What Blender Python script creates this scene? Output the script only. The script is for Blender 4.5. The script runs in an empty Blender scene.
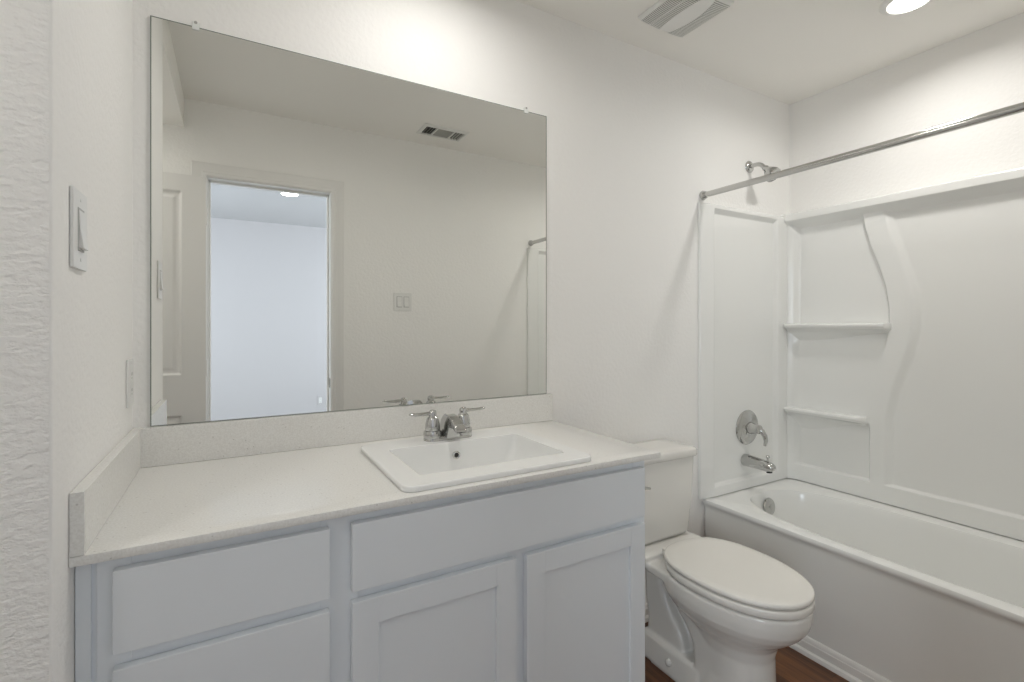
import bpy, bmesh, math
import numpy as np
from math import sin, cos, pi, radians
from mathutils import Vector

scene = bpy.context.scene
COL = scene.collection

# ------------------------------------------------------------------ camera, sky, exposure, large lights
cam_d = bpy.data.cameras.new('camera')
cam = bpy.data.objects.new('camera', cam_d)
COL.objects.link(cam)
cam.location = (0.2212, -1.56, 1.2733)
cam.rotation_euler = (radians(90), 0, radians(-29.764))
cam_d.sensor_width = 36.0
cam_d.lens = 36.0 * 488.773 / 1024.0
cam_d.shift_y = -0.01507
cam_d.clip_start = 0.01
scene.camera = cam

vs = scene.view_settings
vs.view_transform = 'Standard'
vs.look = 'None'
vs.exposure = 0.03
vs.gamma = 1.0
vs.use_curve_mapping = False
scene.cycles.use_denoising = True
scene.cycles.max_bounces = 14
scene.cycles.diffuse_bounces = 8
scene.cycles.glossy_bounces = 8
scene.cycles.sample_clamp_indirect = 6.0

world = bpy.data.worlds.new('sky')
scene.world = world
world.use_nodes = True
bg = world.node_tree.nodes['Background']
bg.inputs[0].default_value = (0.80, 0.90, 1.0, 1)
bg.inputs[1].default_value = 1.0

P_TUB, P_VAN, P_BED, P_DAY, P_DAY_FILL, P_ALC_FILL = 4.7, 4.2, 0.8, 84.0, 62.0, 2.5     # lamp powers; alcove and second window are added fill
H = 2.4742                      # ceiling height
XR = 2.854                      # right wall
YF = -1.549                     # front wall (with the doorway)
BY = -4.816                     # bedroom far wall


def lamp(name, kind, loc, power, color, size, rot=(0, 0, 0), size_y=None):
    d = bpy.data.lights.new(name, 'AREA')
    d.energy = power
    d.color = color
    d.shape = kind
    d.size = size
    if kind == 'DISK':
        d.spread = radians(164 if 'tub' in name else 172)
    if size_y:
        d.size_y = size_y
    o = bpy.data.objects.new(name, d)
    o.location = loc
    o.rotation_euler = rot
    COL.objects.link(o)
    return o


lamp('tub_lamp_light', 'DISK', (2.385, -0.722, H - 0.016), P_TUB, (1.0, 0.975, 0.935), 0.14)
lamp('vanity_lamp_light', 'DISK', (0.77, -0.42, H - 0.016), P_VAN, (1.0, 0.975, 0.935), 0.14)
lamp('bedroom_lamp_light', 'DISK', (0.67, -3.28, H - 0.016), P_BED, (1.0, 0.975, 0.935), 0.14)
# daylight through the bedroom window (window in the bedroom's right wall)
lamp('daylight_and_fill', 'RECTANGLE', (3.22, -3.3, 1.45), P_DAY, (0.80, 0.90, 1.0), 1.5, (0, radians(90), 0), 1.6)


# ... and unseen fill from a second window added in its left wall
lamp('daylight_and_fill', 'RECTANGLE', (-1.62, -3.3, 1.45), P_DAY_FILL, (0.80, 0.90, 1.0), 1.5, (0, radians(-90), 0), 1.6)
lamp('alcove_fill_light', 'DISK', (-0.52, -1.28, 2.304), P_ALC_FILL, (1.0, 0.975, 0.935), 0.14)  # unseen lamp added in the alcove as fill for the room


# ------------------------------------------------------------------ materials
def mat(name, color, rough=0.5, metal=0.0, coat=0.0, bump=None, bscale=100.0, bdist=0.002, ior=1.5, stretch=None, detail=2.0):
    m = bpy.data.materials.new(name)
    m.use_nodes = True
    nt = m.node_tree
    b = nt.nodes['Principled BSDF']
    b.inputs['Base Color'].default_value = (*color, 1)
    b.inputs['Roughness'].default_value = rough
    b.inputs['Metallic'].default_value = metal
    b.inputs['IOR'].default_value = ior
    if coat:
        b.inputs['Coat Weight'].default_value = coat
        b.inputs['Coat Roughness'].default_value = 0.05
    if bump:
        tc = nt.nodes.new('ShaderNodeTexCoord')
        mp = nt.nodes.new('ShaderNodeMapping')
        if stretch:
            mp.inputs['Scale'].default_value = stretch
        nz = nt.nodes.new('ShaderNodeTexNoise')
        nz.inputs['Scale'].default_value = bscale
        nz.inputs['Detail'].default_value = detail
        rp = nt.nodes.new('ShaderNodeValToRGB')
        rp.color_ramp.elements[0].position = 0.38
        rp.color_ramp.elements[1].position = 0.62
        bp = nt.nodes.new('ShaderNodeBump')
        bp.inputs['Strength'].default_value = bump
        bp.inputs['Distance'].default_value = bdist
        nt.links.new(tc.outputs['Object'], mp.inputs['Vector'])
        nt.links.new(mp.outputs['Vector'], nz.inputs['Vector'])
        nt.links.new(nz.outputs['Fac'], rp.inputs['Fac'])
        nt.links.new(rp.outputs['Color'], bp.inputs['Height'])
        nt.links.new(bp.outputs['Normal'], b.inputs['Normal'])
    return m


def emis(name, color, strength):
    m = bpy.data.materials.new(name)
    m.use_nodes = True
    b = m.node_tree.nodes['Principled BSDF']
    b.inputs['Base Color'].default_value = (*color, 1)
    b.inputs['Emission Color'].default_value = (*color, 1)
    b.inputs['Emission Strength'].default_value = strength
    return m


def quartz():
    m = mat('quartz', (0.74, 0.73, 0.70), 0.2)
    nt = m.node_tree
    b = nt.nodes['Principled BSDF']
    tc = nt.nodes.new('ShaderNodeTexCoord')
    n1 = nt.nodes.new('ShaderNodeTexNoise')
    n1.inputs['Scale'].default_value = 260
    n1.inputs['Detail'].default_value = 3
    r1 = nt.nodes.new('ShaderNodeValToRGB')
    r1.color_ramp.elements[0].position = 0.35
    r1.color_ramp.elements[0].color = (0.76, 0.75, 0.72, 1)
    r1.color_ramp.elements[1].position = 0.65
    r1.color_ramp.elements[1].color = (0.84, 0.835, 0.81, 1)
    v = nt.nodes.new('ShaderNodeTexVoronoi')
    v.inputs['Scale'].default_value = 55
    r2 = nt.nodes.new('ShaderNodeValToRGB')
    r2.color_ramp.elements[0].position = 0.05
    r2.color_ramp.elements[0].color = (0.30, 0.27, 0.24, 1)
    r2.color_ramp.elements[1].position = 0.12
    r2.color_ramp.elements[1].color = (1, 1, 1, 1)
    mx = nt.nodes.new('ShaderNodeMix')
    mx.data_type = 'RGBA'
    mx.blend_type = 'MULTIPLY'
    mx.inputs[0].default_value = 0.4
    nt.links.new(tc.outputs['Object'], n1.inputs['Vector'])
    nt.links.new(tc.outputs['Object'], v.inputs['Vector'])
    nt.links.new(n1.outputs['Fac'], r1.inputs['Fac'])
    nt.links.new(v.outputs['Distance'], r2.inputs['Fac'])
    nt.links.new(r1.outputs['Color'], mx.inputs[6])
    nt.links.new(r2.outputs['Color'], mx.inputs[7])
    nt.links.new(mx.outputs[2], b.inputs['Base Color'])
    return m


def wood_floor():
    m = mat('wood_planks', (0.12, 0.06, 0.035), 0.38)
    nt = m.node_tree
    b = nt.nodes['Principled BSDF']
    tc = nt.nodes.new('ShaderNodeTexCoord')
    mp = nt.nodes.new('ShaderNodeMapping')
    mp.inputs['Rotation'].default_value = (0, 0, radians(90))
    br = nt.nodes.new('ShaderNodeTexBrick')
    br.inputs['Scale'].default_value = 1.0
    br.inputs['Brick Width'].default_value = 1.2
    br.inputs['Row Height'].default_value = 0.15
    br.inputs['Mortar Size'].default_value = 0.0012
    br.inputs['Color1'].default_value = (0.16, 0.16, 0.16, 1)
    br.inputs['Color2'].default_value = (0.9, 0.9, 0.9, 1)
    br.inputs['Mortar'].default_value = (0.0, 0.0, 0.0, 1)
    mp2 = nt.nodes.new('ShaderNodeMapping')
    mp2.inputs['Scale'].default_value = (22, 1.6, 1)
    nz = nt.nodes.new('ShaderNodeTexNoise')
    nz.inputs['Scale'].default_value = 2.2
    nz.inputs['Detail'].default_value = 6
    nz.inputs['Distortion'].default_value = 0.8
    add = nt.nodes.new('ShaderNodeMix')
    add.data_type = 'RGBA'
    add.inputs[0].default_value = 0.25
    rp = nt.nodes.new('ShaderNodeValToRGB')
    e = rp.color_ramp.elements
    e[0].position = 0.25
    e[0].color = (0.040, 0.018, 0.010, 1)
    e[1].position = 0.75
    e[1].color = (0.26, 0.110, 0.042, 1)
    k = e.new(0.5)
    k.color = (0.135, 0.055, 0.023, 1)
    nt.links.new(tc.outputs['Object'], mp.inputs['Vector'])
    nt.links.new(tc.outputs['Object'], mp2.inputs['Vector'])
    nt.links.new(mp.outputs['Vector'], br.inputs['Vector'])
    nt.links.new(mp2.outputs['Vector'], nz.inputs['Vector'])
    nt.links.new(nz.outputs['Fac'], add.inputs[6])
    nt.links.new(br.outputs['Color'], add.inputs[7])
    nt.links.new(add.outputs[2], rp.inputs['Fac'])
    nt.links.new(rp.outputs['Color'], b.inputs['Base Color'])
    return m


M = dict(
    wall=mat('wall_paint', (0.895, 0.887, 0.868), 0.85, bump=0.30, bscale=70, bdist=0.0015),
    wall_tex=mat('wall_paint_knockdown', (0.895, 0.887, 0.868), 0.85, bump=0.5, bscale=62, bdist=0.0025, stretch=(1, 1, 1.7), detail=3.0),
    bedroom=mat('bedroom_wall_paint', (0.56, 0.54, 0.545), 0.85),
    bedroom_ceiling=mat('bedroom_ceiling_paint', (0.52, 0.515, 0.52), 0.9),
    rocker_gap=mat('rocker_gap', (0.50, 0.50, 0.49), 0.5),
    bounce_carpet=mat('beige_bounce_carpet', (0.38, 0.36, 0.33), 0.95, bump=0.5, bscale=300, bdist=0.004),
    ceiling=mat('ceiling_paint', (0.90, 0.885, 0.85), 0.9),
    trim=mat('trim_paint', (0.82, 0.81, 0.79), 0.35),
    door=mat('door_paint', (0.80, 0.79, 0.77), 0.4),
    cabinet=mat('cabinet_paint', (0.80, 0.835, 0.87), 0.38),
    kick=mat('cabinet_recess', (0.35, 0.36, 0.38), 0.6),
    quartz=quartz(),
    ceramic=mat('vitreous_china', (0.88, 0.885, 0.875), 0.10, coat=0.4),
    toilet=mat('toilet_china', (0.78, 0.765, 0.73), 0.14, coat=0.3),
    toilet_seat=mat('seat_plastic', (0.82, 0.80, 0.755), 0.22),
    acrylic=mat('tub_acrylic', (0.86, 0.864, 0.846), 0.14, coat=0.2),
    chrome=mat('chrome', (0.56, 0.56, 0.55), 0.06, 1.0),
    nickel=mat('satin_nickel', (0.62, 0.615, 0.60), 0.14, 1.0),
    mirror=mat('mirror_silver', (0.87, 0.877, 0.85), 0.0, 1.0),
    mirror_edge=mat('mirror_glass_edge', (0.20, 0.23, 0.20), 0.15),
    plastic=mat('white_plastic', (0.80, 0.80, 0.78), 0.30),
    dark=mat('dark_gap', (0.03, 0.03, 0.03), 0.7),
    grey=mat('grey_louvre', (0.42, 0.42, 0.39), 0.6),
    duct=mat('duct_shadow', (0.06, 0.06, 0.055), 0.8),
    clear=mat('clear_clip', (0.85, 0.87, 0.85), 0.1),
    floor=wood_floor(),
    lens=emis('lamp_lens', (1.0, 0.96, 0.90), 6.0),
)


# ------------------------------------------------------------------ geometry helpers
class MB:
    """collects shapes, then links them as ONE mesh object"""

    def __init__(self):
        self.v, self.f = [], []
        self.flat = False

    def add(self, vs_, fs):
        n = len(self.v)
        self.v += [tuple(map(float, p)) for p in vs_]
        self.f += [tuple(i + n for i in f) for f in fs]
        return self

    def box(self, lo, hi, bevel=0.0, seg=2):
        (x0, y0, z0), (x1, y1, z1) = lo, hi
        self.flat = self.flat or bevel > 0
        bm = bmesh.new()
        bmesh.ops.create_cube(bm, size=1)
        for p in bm.verts:
            p.co = Vector(((x0 + x1) / 2 + p.co.x * (x1 - x0), (y0 + y1) / 2 + p.co.y * (y1 - y0), (z0 + z1) / 2 + p.co.z * (z1 - z0)))
        if bevel:
            bmesh.ops.bevel(bm, geom=bm.edges[:], offset=bevel, segments=seg, profile=0.5, affect='EDGES')
        bm.verts.index_update()
        self.add([p.co[:] for p in bm.verts], [[p.index for p in f.verts] for f in bm.faces])
        bm.free()
        return self

    def rings(self, rings, cap0=True, cap1=True, close=True):
        n = len(rings[0])
        vs_ = [p for r in rings for p in r]
        fs = []
        for i in range(len(rings) - 1):
            for j in range(n if close else n - 1):
                k = (j + 1) % n
                fs.append((i * n + j, i * n + k, (i + 1) * n + k, (i + 1) * n + j))
        if cap0:
            fs.append(tuple(range(n))[::-1])
        if cap1:
            fs.append(tuple((len(rings) - 1) * n + j for j in range(n)))
        return self.add(vs_, fs)

    def lathe(self, prof, origin, axis=(0, 0, 1), n=32, cap0=True, cap1=True):
        a = Vector(axis).normalized()
        u = a.orthogonal().normalized()
        w = a.cross(u)
        o = Vector(origin)
        rs = [[o + a * h + (u * cos(2 * pi * j / n) + w * sin(2 * pi * j / n)) * r for j in range(n)] for r, h in prof]
        return self.rings(rs, cap0, cap1)

    def tube(self, pts, radii, n=16, squash=None):
        pts = [Vector(p) for p in pts]
        if not hasattr(radii, '__len__'):
            radii = [radii] * len(pts)
        rs = []
        up = None
        for i, p in enumerate(pts):
            t = (pts[min(i + 1, len(pts) - 1)] - pts[max(i - 1, 0)]).normalized()
            if up is None:
                up = t.orthogonal().normalized()
            up = (up - t * up.dot(t)).normalized()
            w = t.cross(up)
            ring = []
            for j in range(n):
                d = (up * cos(2 * pi * j / n) + w * sin(2 * pi * j / n)) * radii[i]
                if squash:
                    d = Vector((d.x * squash[0], d.y * squash[1], d.z * squash[2]))
                ring.append(p + d)
            rs.append(ring)
        return self.rings(rs)

    def prism(self, outline, frame, thick, bevel=0.0, seg=2):
        """outline: 2D pts; frame: (origin, u, v, w); extruded along w by thick"""
        o, u, v, w = [Vector(q) for q in frame]
        self.flat = self.flat or bevel > 0
        bm = bmesh.new()
        a = [bm.verts.new(o + u * p[0] + v * p[1]) for p in outline]
        f = bm.faces.new(a)
        r = bmesh.ops.extrude_face_region(bm, geom=[f])
        nv = [g for g in r['geom'] if isinstance(g, bmesh.types.BMVert)]
        bmesh.ops.translate(bm, verts=nv, vec=w * thick)
        bmesh.ops.recalc_face_normals(bm, faces=bm.faces[:])
        if bevel:
            bmesh.ops.bevel(bm, geom=bm.edges[:], offset=bevel, segments=seg, profile=0.5, affect='EDGES')
        bm.verts.index_update()
        self.add([p.co[:] for p in bm.verts], [[p.index for p in g.verts] for g in bm.faces])
        bm.free()
        return self

    def grid(self, A, B, fn, back=None):
        """surface fn(a,b)->xyz over arrays; optional skirt to back(a,b)"""
        na, nb = len(A), len(B)
        vs_ = [fn(a, b) for a in A for b in B]
        fs = [(i * nb + j, i * nb + j + 1, (i + 1) * nb + j + 1, (i + 1) * nb + j) for i in range(na - 1) for j in range(nb - 1)]
        if back:
            loop = [(i, 0) for i in range(na)] + [(na - 1, j) for j in range(1, nb)] + [(i, nb - 1) for i in range(na - 2, -1, -1)] + [(0, j) for j in range(nb - 2, 0, -1)]
            base = len(vs_)
            vs_ += [back(A[i], B[j]) for i, j in loop]
            m = len(loop)
            for k in range(m):
                i, j = loop[k]
                i2, j2 = loop[(k + 1) % m]
                fs.append((i * nb + j, base + k, base + (k + 1) % m, i2 * nb + j2))
        return self.add(vs_, fs)

    def build(self, name, m, parent=None, smooth=40, fix=True, wn=False):
        off = Vector((0, 0, 0))
        q = parent
        while q is not None:
            off += q.location
            q = q.parent
        me = bpy.data.meshes.new(name)
        me.from_pydata([(x - off.x, y - off.y, z - off.z) for x, y, z in self.v], [], self.f)
        if fix:
            bm = bmesh.new()
            bm.from_mesh(me)
            bmesh.ops.recalc_face_normals(bm, faces=bm.faces[:])
            bm.to_mesh(me)
            bm.free()
        if smooth:
            for p in me.polygons:
                p.use_smooth = True
            me.set_sharp_from_angle(angle=radians(smooth))
        me.materials.append(m)
        o = bpy.data.objects.new(name, me)
        COL.objects.link(o)
        if parent is not None:
            o.parent = parent
        if smooth and (self.flat or wn):
            w = o.modifiers.new('weighted_normals', 'WEIGHTED_NORMAL')
            w.keep_sharp = True
            w.weight = 80
        return o


def thing(name, loc, label, cat, group=None):
    o = bpy.data.objects.new(name, None)
    o.empty_display_size = 0.05
    o.location = loc
    COL.objects.link(o)
    o['label'] = label
    o['category'] = cat
    if group:
        o['group'] = group
    return o


def struct(o):
    o['kind'] = 'structure'
    return o


def rrect(cx, cy, hx, hy, r, z, n=10):
    """rounded rectangle ring, counter-clockwise, 4n points"""
    pts = []
    r = min(r, hx - 1e-4, hy - 1e-4)
    for q, (sx, sy) in enumerate(((1, 1), (-1, 1), (-1, -1), (1, -1))):
        for k in range(n):
            a = q * pi / 2 + (k / (n - 1)) * pi / 2
            pts.append((cx + sx * (hx - r) + r * cos(a), cy + sy * (hy - r) + r * sin(a), z))
    return pts


def sstep(x):
    x = np.clip(x, 0, 1)
    return x * x * (3 - 2 * x)


# ------------------------------------------------------------------ room shell
DX0, DX1, DZ = 0.107, 0.733, 2.07            # doorway
b = MB().box((-1.6, BY - 0.1, -0.1), (3.2, 0.1, 0.0))
struct(b.build('floor', M['floor'], smooth=0))
struct(MB().box((-1.5, BY, 0.0), (3.1, YF - 0.10, 0.012)).build('floor_bedroom', M['bounce_carpet'], smooth=0))  # unseen carpet added to bounce daylight into the bathroom
b = MB().box((0, YF - 0.12, H), (XR + 0.1, 0.1, H + 0.1))
struct(b.build('ceiling', M['ceiling'], smooth=0))
struct(MB().box((-0.97, 0, 0), (XR + 0.1, 0.1, H)).build('wall_back', M['wall'], smooth=0))
struct(MB().box((XR, YF, 0), (XR + 0.1, 0, H)).build('wall_right', M['wall'], smooth=0))
# left wall ends in an outside corner beside the camera; its end face turns into the alcove
wl = MB().rings([[(0, 0, z), (-0.85, 0, z), (-0.85, -0.636, z), (-0.004, -0.636, z), (-0.0012, -0.6348, z), (0, -0.632, z)] for z in (0, H)])
struct(wl.build('wall_left', M['wall'], smooth=60))
struct(MB().box((-0.85, -0.6363, 0), (-0.0037, -0.6350, 2.32)).build('wall_alcove_back', M['wall_tex'], smooth=0))
struct(MB().box((-0.97, YF, 0), (-0.85, 0, H)).build('wall_alcove_side', M['wall'], smooth=0))
struct(MB().box((-0.85, YF, 2.32), (0, -0.636, H + 0.1)).build('ceiling_alcove', M['ceiling'], smooth=0))
b = MB().box((-0.97, YF - 0.12, 0), (DX0 - 0.018, YF, H)).box((DX1 + 0.018, YF - 0.12, 0), (XR + 0.1, YF, H)).box((DX0 - 0.018, YF - 0.12, DZ + 0.018), (DX1 + 0.018, YF, H))
struct(b.build('wall_front', M['wall'], smooth=0))
# bedroom beyond the doorway
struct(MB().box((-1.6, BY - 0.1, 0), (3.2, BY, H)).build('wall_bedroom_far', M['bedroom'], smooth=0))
b = MB().box((-1.6, BY, 0), (-1.5, -4.1, H)).box((-1.6, -2.5, 0), (-1.5, YF - 0.12, H)).box((-1.6, -4.1, 0), (-1.5, -2.5, 0.7)).box((-1.6, -4.1, 2.2), (-1.5, -2.5, H))  # left wall, opened for the added fill window
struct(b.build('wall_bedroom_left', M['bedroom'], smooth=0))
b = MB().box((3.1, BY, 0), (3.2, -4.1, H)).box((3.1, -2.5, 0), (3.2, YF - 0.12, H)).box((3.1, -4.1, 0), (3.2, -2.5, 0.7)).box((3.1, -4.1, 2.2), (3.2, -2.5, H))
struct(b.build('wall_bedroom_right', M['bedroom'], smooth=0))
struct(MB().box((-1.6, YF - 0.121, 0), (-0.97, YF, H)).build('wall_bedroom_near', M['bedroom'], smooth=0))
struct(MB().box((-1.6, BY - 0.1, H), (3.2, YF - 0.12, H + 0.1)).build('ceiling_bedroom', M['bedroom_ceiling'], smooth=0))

for k, (x0, x1) in enumerate(((3.1, 3.2), (-1.6, -1.5))):
    fr = MB()
    for y0, y1, z0, z1 in ((-4.1, -4.05, 0.7, 2.2), (-2.55, -2.5, 0.7, 2.2), (-4.05, -2.55, 0.7, 0.75), (-4.05, -2.55, 2.15, 2.2), (-4.05, -2.55, 1.43, 1.46)):
        fr.box((x0 + 0.07 if k == 0 else x0 + 0.005, y0, z0), (x1 - 0.005 if k == 0 else x1 - 0.07, y1, z1), 0.003, 1)
    struct(fr.build('window_%d' % (k + 1), M['trim']))  # the second frame goes with the window added for fill

# ------------------------------------------------------------------ door trim, door leaf, baseboards
def casing_profile(w=0.07):
    # (across, out) from the opening outwards
    return [(0.0, 0.0), (0.0, 0.009), (0.004, 0.012), (0.018, 0.013), (0.022, 0.010), (0.034, 0.010), (0.05, 0.016), (w - 0.004, 0.018), (w, 0.015), (w, 0.0)]


pr = casing_profile()
rings_ = []
rv = 0.006
for (x, z, sx, sz) in ((DX0 - rv, 0, -1, 0), (DX0 - rv, DZ + rv, -1, 1), (DX1 + rv, DZ + rv, 1, 1), (DX1 + rv, 0, 1, 0)):
    rings_.append([(x + sx * a, YF + o_, z + sz * a) for a, o_ in pr])
trim = struct(MB().rings(rings_).build('trim_1', M['trim'], smooth=25))
b = MB().box((DX0 - 0.018, YF - 0.122, 0), (DX0, YF + 0.002, DZ), 0.001, 1).box((DX1, YF - 0.122, 0), (DX1 + 0.018, YF + 0.002, DZ), 0.001, 1).box((DX0 - 0.018, YF - 0.122, DZ), (DX1 + 0.018, YF + 0.002, DZ + 0.018), 0.001, 1)
b.box((DX0, YF - 0.085, 0), (DX0 + 0.011, YF - 0.05, DZ), 0.002, 1).box((DX1 - 0.011, YF - 0.085, 0), (DX1, YF - 0.05, DZ), 0.002, 1).box((DX0, YF - 0.085, DZ - 0.011), (DX1, YF - 0.05, DZ), 0.002, 1)
jamb = struct(b.build('trim_2', M['trim'], smooth=30))
sp = MB().prism([(-0.017, -0.029), (0.012, -0.029), (0.017, -0.022), (0.017, 0.022), (0.012, 0.029), (-0.017, 0.029)], ((DX1 - 0.0001, YF - 0.022, 0.927), (0, 1, 0), (0, 0, 1), (-1, 0, 0)), 0.002, 0.0005, 1)
sp.box((DX1 - 0.0026, YF - 0.03, 0.915), (DX1 - 0.0019, YF - 0.014, 0.939))
sp.build('strike_plate', M['nickel'], jamb)

# two-panel door leaf, opened right back against the front wall
LX0, LX1, LZ0, LZ1 = -0.517, 0.101, 0.012, 2.05


def breaks(lo, hi, marks, step, fine=0.004, reach=0.03):
    s = set(np.round(np.arange(lo, hi, step), 5)) | {lo, hi}
    for m_ in marks:
        for k in np.arange(-reach, reach + 1e-9, fine):
            if lo < m_ + k < hi:
                s.add(round(float(m_ + k), 5))
    out = [min(s)]
    for q in sorted(s)[1:]:
        if q - out[-1] > 0.0012:
            out.append(q)
    out[-1] = hi
    return out


DP = [(LX0 + 0.105, LX1 - 0.105, 1.02, 1.965), (LX0 + 0.105, LX1 - 0.105, 0.25, 0.815)]


def door_depth(x, z):
    dd = 0.0
    for x0, x1, z0, z1 in DP:
        e = min(x - x0, x1 - x, z - z0, z1 - z)
        if e > 0:
            dd = 0.011 * sstep(e / 0.014) - 0.006 * sstep((e - 0.022) / 0.02)
    return float(dd)


door = bpy.data.objects.new('door_1', None)
COL.objects.link(door)
door.location = (LX1, -1.49, 0)
struct(door)
yf_ = -1.467
b = MB().grid(breaks(LX0, LX1, [DP[0][0] + .015, DP[0][1] - .015], 0.05), breaks(LZ0, LZ1, [1.035, 1.95, 0.265, 0.80], 0.08),
              lambda x, z: (x, yf_ - door_depth(x, z), z), lambda x, z: (x, yf_ - 0.035, z))
b.add([(LX0, yf_ - .035, LZ0), (LX1, yf_ - .035, LZ0), (LX1, yf_ - .035, LZ1), (LX0, yf_ - .035, LZ1)], [(0, 1, 2, 3)])
b.build('door_leaf', M['door'], door, smooth=50)
b = MB().lathe([(0.0, 0), (0.032, 0), (0.032, 0.006), (0.026, 0.009), (0.011, 0.012), (0.011, 0.03), (0.024, 0.036), (0.028, 0.048), (0.024, 0.060), (0.0, 0.064)], (LX0 + 0.065, yf_, 0.93), (0, 1, 0))
b.build('door_knob', M['nickel'], door)
for hz in (0.25, 1.05, 1.85):
    MB().lathe([(0.0, 0), (0.006, 0), (0.006, 0.088), (0.0, 0.09)], (LX1 + 0.003, -1.497, hz - 0.045), n=12).box((LX1 - 0.001, -1.503, hz - .044), (LX1 + 0.001, -1.475, hz + .044)).build('hinge', M['trim'], door)

BBP = [(0.0, 0.0), (0.026, 0.0), (0.0255, 0.008), (0.022, 0.015), (0.0165, 0.0185), (0.0135, 0.0195), (0.0135, 0.046), (0.011, 0.0485), (0.0105, 0.054), (0.008, 0.060), (0.005, 0.064), (0.0, 0.066)]
# wall behind the toilet
struct(MB().rings([[(x, -o_, z) for o_, z in BBP] for x in (1.246, 2.119)]).build('baseboard_back', M['trim'], smooth=25))
struct(MB().rings([[(2.163 - o_, y, z) for o_, z in BBP] for y in (-0.027, YF + 0.03)]).build('baseboard_tub', M['trim'], smooth=25))
struct(MB().rings([[(x, YF + o_, z) for o_, z in BBP] for x in (DX1 + 0.078, 2.119)]).build('baseboard_front', M['trim'], smooth=25))

# ------------------------------------------------------------------ bathtub
TX0, TX1, TY0, TY1, TZ = 2.151, XR - 0.003, -0.003, YF + 0.003, 0.4567
t = thing('bathtub', (2.5, -0.775, 0), 'white built-in bathtub with a plain apron, set under the shower surround', 'bathtub')
NP = 160
def rect_pts(x0, x1, y0, y1, n):
    per = 2 * (x1 - x0) + 2 * (y1 - y0)
    cs = [(x1, y0), (x1, y1), (x0, y1), (x0, y0)]          # y0 > y1 ; start top right
    pts = []
    for k in range(4):
        a, c = cs[k], cs[(k + 1) % 4]
        L = math.dist(a, c)
        m = n // 8 if L < 1 else 3 * n // 8
        for i in range(m):
            f = i / m
            pts.append((a[0] + (c[0] - a[0]) * f, a[1] + (c[1] - a[1]) * f))
    return pts
outer = rect_pts(TX0, TX1, TY0, TY1, NP)
CX, CY = 2.474, -0.772
angs = [math.atan2((p[1] + 0.775) / 0.772, (p[0] - 2.5025) / 0.35) for p in outer]
def sup(a, b_, n, z, cx=CX, cy=CY):
    out = []
    for th in angs:
        c, s = cos(th), sin(th)
        r = (abs(c) ** n + abs(s) ** n) ** (-1.0 / n)
        out.append((cx + a * r * c, cy + b_ * r * s, z))
    return out
def orect(d, z):
    return [(min(max(p[0], TX0 + d), TX1 - d * 0.2), min(max(p[1], TY1 + d * 0.2), TY0 - d * 0.2), z) for p in outer]
rg = [orect(0.012, 0.0), orect(0.012, TZ - 0.05), orect(0.010, TZ - 0.034), orect(0.004, TZ - 0.026), orect(0.0, TZ - 0.019), orect(0.0, TZ - 0.012), orect(0.003, TZ - 0.004), orect(0.009, TZ)]
A0, B0 = 0.262, 0.682
for a_, b_, n_, z_ in ((A0 + .012, B0 + .012, 3.0, TZ + 0.0005), (A0 + .004, B0 + .004, 3.0, TZ - 0.002), (A0, B0, 3.0, TZ - 0.010), (A0 - .003, B0 - .004, 3.0, TZ - 0.03), (A0 - .018, B0 - .022, 3.0, TZ - 0.12), (A0 - .035, B0 - .05, 3.0, TZ - 0.22), (A0 - .05, B0 - .08, 2.9, TZ - 0.29), (A0 - .075, B0 - .12, 2.8, TZ - 0.325), (A0 - .12, B0 - .2, 2.6, TZ - 0.343), (0.05, 0.2, 2.4, TZ - 0.35)):
    rg.append(sup(a_, b_, n_, z_))
MB().rings(rg, cap0=False).build('tub_shell', M['acrylic'], t, smooth=35)
# overflow plate on the drain-end wall
b = MB().lathe([(0.0, 0.0), (0.041, 0.0), (0.042, 0.004), (0.039, 0.009), (0.03, 0.012), (0.012, 0.0125), (0.010, 0.015), (0.0, 0.0155)], (2.50, -0.1055, 0.387), (0, -1, 0.16), 40)
b.build('overflow_plate', M['chrome'], t)
b = MB().lathe([(0.0, 0), (0.035, 0), (0.035, 0.003), (0.028, 0.005), (0.0, 0.005)], (2.474, -0.33, TZ - 0.3455), n=32)
b.build('tub_drain', M['chrome'], t)

# ------------------------------------------------------------------ shower surround (three moulded panels, shelves)
t = thing('shower_surround', (2.5, -0.775, TZ), 'glossy white moulded shower wall surround with corner shelves, standing on the bathtub', 'shower surround')
SZ0, SZT_E, SZT_B = TZ + 0.0048, 1.852, 1.866
YM = -0.775


def c1(z):     # edge of the shelf column, distance from mirror wall
    return np.interp(z, [0.5, 0.86, 1.0, 1.15, 1.27, 1.36, 1.45, 1.55, 1.65, 1.74, 1.80], [0.402, 0.402, 0.43, 0.46, 0.482, 0.480, 0.468, 0.440, 0.405, 0.382, 0.375])


def c2(z):     # edge of the waisted centre panel
    return np.interp(z, [0.5, 0.85, 0.95, 1.05, 1.15, 1.25, 1.33, 1.42, 1.52, 1.62, 1.72, 1.80], [0.478, 0.480, 0.500, 0.530, 0.560, 0.582, 0.588, 0.580, 0.555, 0.525, 0.495, 0.478])


LEDGE = 1.827


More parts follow.
